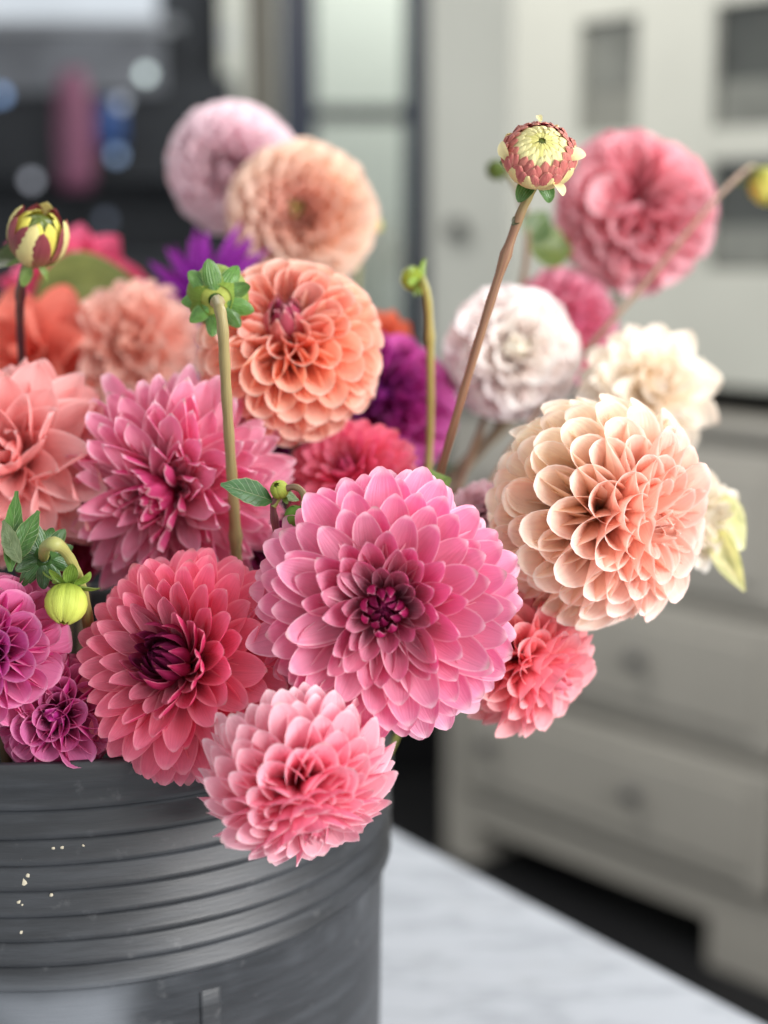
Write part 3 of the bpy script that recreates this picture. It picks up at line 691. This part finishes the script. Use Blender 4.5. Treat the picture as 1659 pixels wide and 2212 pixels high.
for c, a, n, s in [((1222, 345), (.75, .35, .1), (0, .3, .9), 50), ((1168, 262), (-.3, 1, -.3), (0, .3, 1), 22), ((1195, 395), (.5, -.5, .6), (.3, .5, .6), 44), ((1098, 345), (-.35, .5, .3), (-.7, 0, .7), 44)]:
    z = V(a); x = unit(np.cross(V(n), z)); y = np.cross(z, x)
    obj('bract', om, r, frame_mtx(P(*c, .65)-rl, x, y, z, s*.65/F), lin('#eee3a4'))
budstem(r, [P(1158, 392, .662), P(1146, 415, .665), P(1120, 470, .668), P(1060, 650, .68), P(1000, 850, .70), P(955, 1010, .72), P(900, 1200, .745), P(850, 1400, .76), bottom(.1, .03), bottom(.06, .02)], .0019, .0026, '#86624c')
place_leaf(r, P(1120, 470, .668), P(1107, 485, .666), V((0, 0, 1)), .002, '#3a3a22', teeth=0)

r = budroot('green sepalled bud seen from behind on a straight stem before the orange ball', -.02, -.02)
at = bud(r, (470, 640), 66, .70, (-.05, .28, -.95), [(8, 165, 30, .55, .97, 1.0, '#c8cf62', '#8a9a3c', '#e8dc90', 0), (6, 150, 50, .6, 1.02, 1.05, '#8a9c4a', '#6c8a34', '#d6d878', 0)],
         9, '#5c8a3e', seed=32, sepal_L=1.2, sepal_W=.56, sepal_th=88)
budstem(r, [at, P(470, 652, .645), P(481, 690, .64), P(486, 800, .655), P(495, 950, .68), P(506, 1100, .70), P(512, 1230, .715), P(516, 1400, .74), bottom(0, -.02), bottom(-.02, -.02)], .0022, .0030, '#93865a')

r = budroot('half open maroon and yellow bud on a dark stem at far left', -.05, .02)
at = bud(r, (80, 512), 64, .72, (.34, .66, .66), [(7, 165, 26, .5, .84, .88, '#e3d84c', '#c8c850', '#efe890', 0), (8, 160, 46, .44, .97, 1.02, '#8e444c', '#a8924a', '#c89088', .22), (4, 165, 40, .42, 1.02, 1.05, '#dccf84', '#b8b058', '#efe6b0', .25)],
         4, '#7d9a4a', sz=1.1, seed=33, sepal_L=.95, sepal_W=.5, sepal_th=150)
budstem(r, [at, P(52, 585, .735), P(42, 640, .76), P(45, 740, .79), P(52, 850, .82), P(80, 1100, .83), P(120, 1400, .82), bottom(-.03, .0), bottom(-.05, .02)], .0021, .0028, '#4c2028')
place_leaf(r, P(44, 570, .735), P(-40, 540, .76), V((0, .5, .8)), .012, '#4c5a30', teeth=0)

r = budroot('small yellow-green bud on a thin stem left of the tall bare stem', .05, .04)
at = bud(r, (893, 602), 27, .80, (-.75, .1, -.5), [(6, 160, 25, .6, 1, 1.02, '#a8b83c', '#88a030', '#d0d468', 0)], 7, '#8fae3a', seed=34, sepal_L=1.5, sepal_W=.5, sepal_th=80)
budstem(r, [at, P(918, 618, .79), P(926, 650, .792), P(930, 760, .80), P(931, 900, .81), P(926, 1010, .815), P(905, 1250, .80), bottom(.08, .06), bottom(.05, .04)], .0019, .0024, '#9a8c48')

r = budroot('nodding green and yellow bud at the right picture edge, on an arching stem', .04, .06)
at = bud(r, (1655, 402), 38, 1.0, (.3, -.85, .3), [(6, 160, 25, .6, 1, 1.02, '#d6cc4c', '#90a040', '#e8e090', 0)], 6, '#6c8440', sz=1.15, seed=35, sepal_L=1.7, sepal_W=.5, sepal_th=70)
budstem(r, [at, P(1625, 355, 1.0), P(1590, 385, .98), P(1535, 440, .95), P(1450, 545, .925), P(1370, 640, .915), P(1280, 740, .905), P(1150, 900, .89), P(990, 1150, .85), P(850, 1450, .82), bottom(.1, .1), bottom(.04, .06)], .0013, .0022, '#8a6a58')

r = budroot('ribbed dark green bud seen from behind at lower left with three leaves', -.06, -.04)
at = bud(r, (88, 1195), 52, .665, (-.35, .15, -.9), [(7, 165, 35, .55, .98, 1.0, '#4c6e3a', '#3c5c30', '#7c9858', 0)], 11, '#3c6636', seed=36, core='#2c4420', sepal_L=1.3, sepal_W=.52, sepal_th=90)
budstem(r, [at, P(95, 1178, .628), P(125, 1172, .625), P(152, 1205, .64), P(172, 1250, .65), P(190, 1320, .665), P(205, 1450, .70), bottom(-.02, -.04), bottom(-.06, -.04)], .0021, .0028, '#9a9a58')
place_leaf(r, P(22, 1235, .64), P(34, 1045, .655), V((.15, 0, 1)), .0042, '#4f7a34', fold=.2)
place_leaf(r, P(28, 1215, .64), P(86, 1095, .65), V((.2, .1, 1)), .0046, '#47702f', fold=.15, teeth=3)
place_leaf(r, P(45, 1215, .638), P(-5, 1120, .645), V((-.3, 0, 1)), .0042, '#8c9c74', fold=.2)

r = budroot('hanging lime yellow bud between the magenta and deep coral dahlias', -.05, -.05)
at = bud(r, (143, 1302), 46, .645, (-.06, -.95, .28), [(9, 165, 14, .44, .98, 1.06, '#c6d24a', '#8ca838', '#eaee96', 0.05)], 7, '#7fa040', sz=.95, seed=37, sepal_L=1.45, sepal_W=.55, sepal_th=118)
budstem(r, [at, P(158, 1250, .652), P(178, 1258, .66), P(188, 1320, .668), P(196, 1450, .70), bottom(-.03, -.05), bottom(-.05, -.05)], .0017, .0026, '#8c9450')

r = budroot('forked sprig with two round green buds and a glossy leaf above the largest dahlia', .03, -.04)
bud(r, (604, 1058), 21, .655, (-.3, .5, .7), [(6, 165, 15, .6, 1, 1.02, '#a8b84a', '#8ca63c', '#cfd878', 0)], 5, '#7d9c4a', seed=38, sepal_L=1.2, sepal_W=.5, sepal_th=80)
at = bud(r, (639, 1115), 25, .648, (-.5, -.75, .3), [(5, 165, 15, .75, 1, 1.02, '#6f9440', '#55803a', '#a8c06c', 0)], 4, '#7fa04c', seed=39, sepal_L=1.0, sepal_W=.5, sepal_th=80)
budstem(r, [at, P(656, 1095, .648), P(658, 1065, .65), P(635, 1048, .652), P(605, 1062, .655), P(588, 1088, .657), P(594, 1130, .662), P(602, 1175, .67), P(610, 1300, .70), bottom(.04, -.04), bottom(.03, -.04)], .0013, .0022, '#71434a')
budstem(r, [P(604, 1072, .656), P(596, 1085, .657), P(590, 1095, .657)], .0011, .0012, '#8a8c50')
place_leaf(r, P(588, 1082, .656), P(482, 1040, .645), V((-.1, .55, .8)), .0066, '#3f6a3a', fold=.15, droop=.1)
place_leaf(r, P(603, 1068, .66), P(650, 1075, .665), V((0, .6, .7)), .0035, '#5c8440', fold=.2)

r = budroot('tiny yellow-green bud beside the peach ball with yellow-green eye', 0, .06)
at = bud(r, (813, 487), 15, 1.02, (.8, .1, .3), [(5, 165, 15, .7, 1, 1.02, '#c0c040', '#a0a838', '#e0dc70', 0)], 4, '#8c9c3c', seed=40)
budstem(r, [at, P(795, 495, 1.04), P(775, 560, 1.05), P(770, 700, 1.0), P(740, 1000, .92), bottom(.02, .08), bottom(0, .06)], .0014, .0024, '#7c7c44')
r = budroot('small dark green bud left of the opening red and yellow bud', .03, .07)
at = bud(r, (1072, 367), 22, .96, (-.8, .2, .2), [(5, 165, 15, .7, 1, 1.02, '#5c6c34', '#4c5c2c', '#8c9458', 0)], 4, '#4c5c2c', seed=41)
budstem(r, [at, P(1105, 375, .965), P(1135, 450, .965), P(1142, 540, .965), P(1120, 650, .96), P(1090, 800, .95), P(950, 1150, .87), bottom(.08, .1), bottom(.03, .07)], .0017, .0026, '#7a5c48')
place_leaf(r, P(1140, 520, .965), P(1185, 455, .965), V((.2, 0, 1)), .011, '#5c7444', teeth=0)
place_leaf(r, P(1142, 535, .965), P(1245, 535, .975), V((0, .1, 1)), .014, '#66783c', teeth=0)
r = budroot('round lime bud peeping between the largest dahlia and the small coral one', .06, -.02)
at = bud(r, (1086, 1410), 20, .70, (.2, .2, .9), [(6, 165, 15, .7, 1, 1.02, '#b4c048', '#94a83c', '#d8dc78', 0)], 4, '#6c8c3c', seed=42)
budstem(r, [at, P(1050, 1430, .73), P(960, 1440, .74), P(800, 1440, .75), bottom(.09, -.02), bottom(.06, -.02)], .0015, .0024, '#7c8444')

# broad leaves that rise among the flowers
r = empty('dahlia_leaf', bottom(-.03, .05), 'broad olive leaf standing up between the half open bud and dusty salmon dahlia', 'leaf')
budstem(r, [P(85, 660, .985), P(120, 800, .97), P(160, 1000, .93), bottom(-.05, .07), bottom(-.03, .05)], .0014, .0022, '#6c7040')
place_leaf(r, P(75, 640, .985), P(300, 600, .985), V((.0, .25, 1)), .026, '#77803f', teeth=0, fold=.08)
r = empty('dahlia_leaf', bottom(.05, .0), 'light green leaf tip standing just above the largest dahlia', 'leaf')
budstem(r, [P(880, 1075, .70), P(860, 1200, .72), bottom(.06, .0), bottom(.05, .0)], .0014, .0022, '#6c7040')
place_leaf(r, P(872, 1075, .70), P(975, 1030, .70), V((.1, .3, 1)), .0095, '#76943f', teeth=4, fold=.15)
r = empty('dahlia_leaf', bottom(.07, .03), 'pale yellow wilted leaf drooping at far right behind the big peach ball', 'leaf')
budstem(r, [P(1545, 1100, .80), P(1400, 1130, .81), P(1200, 1200, .81), P(900, 1400, .80), bottom(.09, .03), bottom(.07, .03)], .0014, .0022, '#8c8a44')
place_leaf(r, P(1530, 1070, .80), P(1606, 1185, .79), V((-.35, .3, .9)), .011, '#fffcd8', teeth=0, fold=.5)
place_leaf(r, P(1535, 1105, .795), P(1630, 1175, .80), V((.2, .6, .7)), .009, '#fffad0', teeth=0, fold=-.3, droop=.3)
place_leaf(r, P(1548, 1130, .79), P(1600, 1282, .785), V((-.6, .1, .8)), .0075, '#fff8c4', teeth=0, fold=.6)
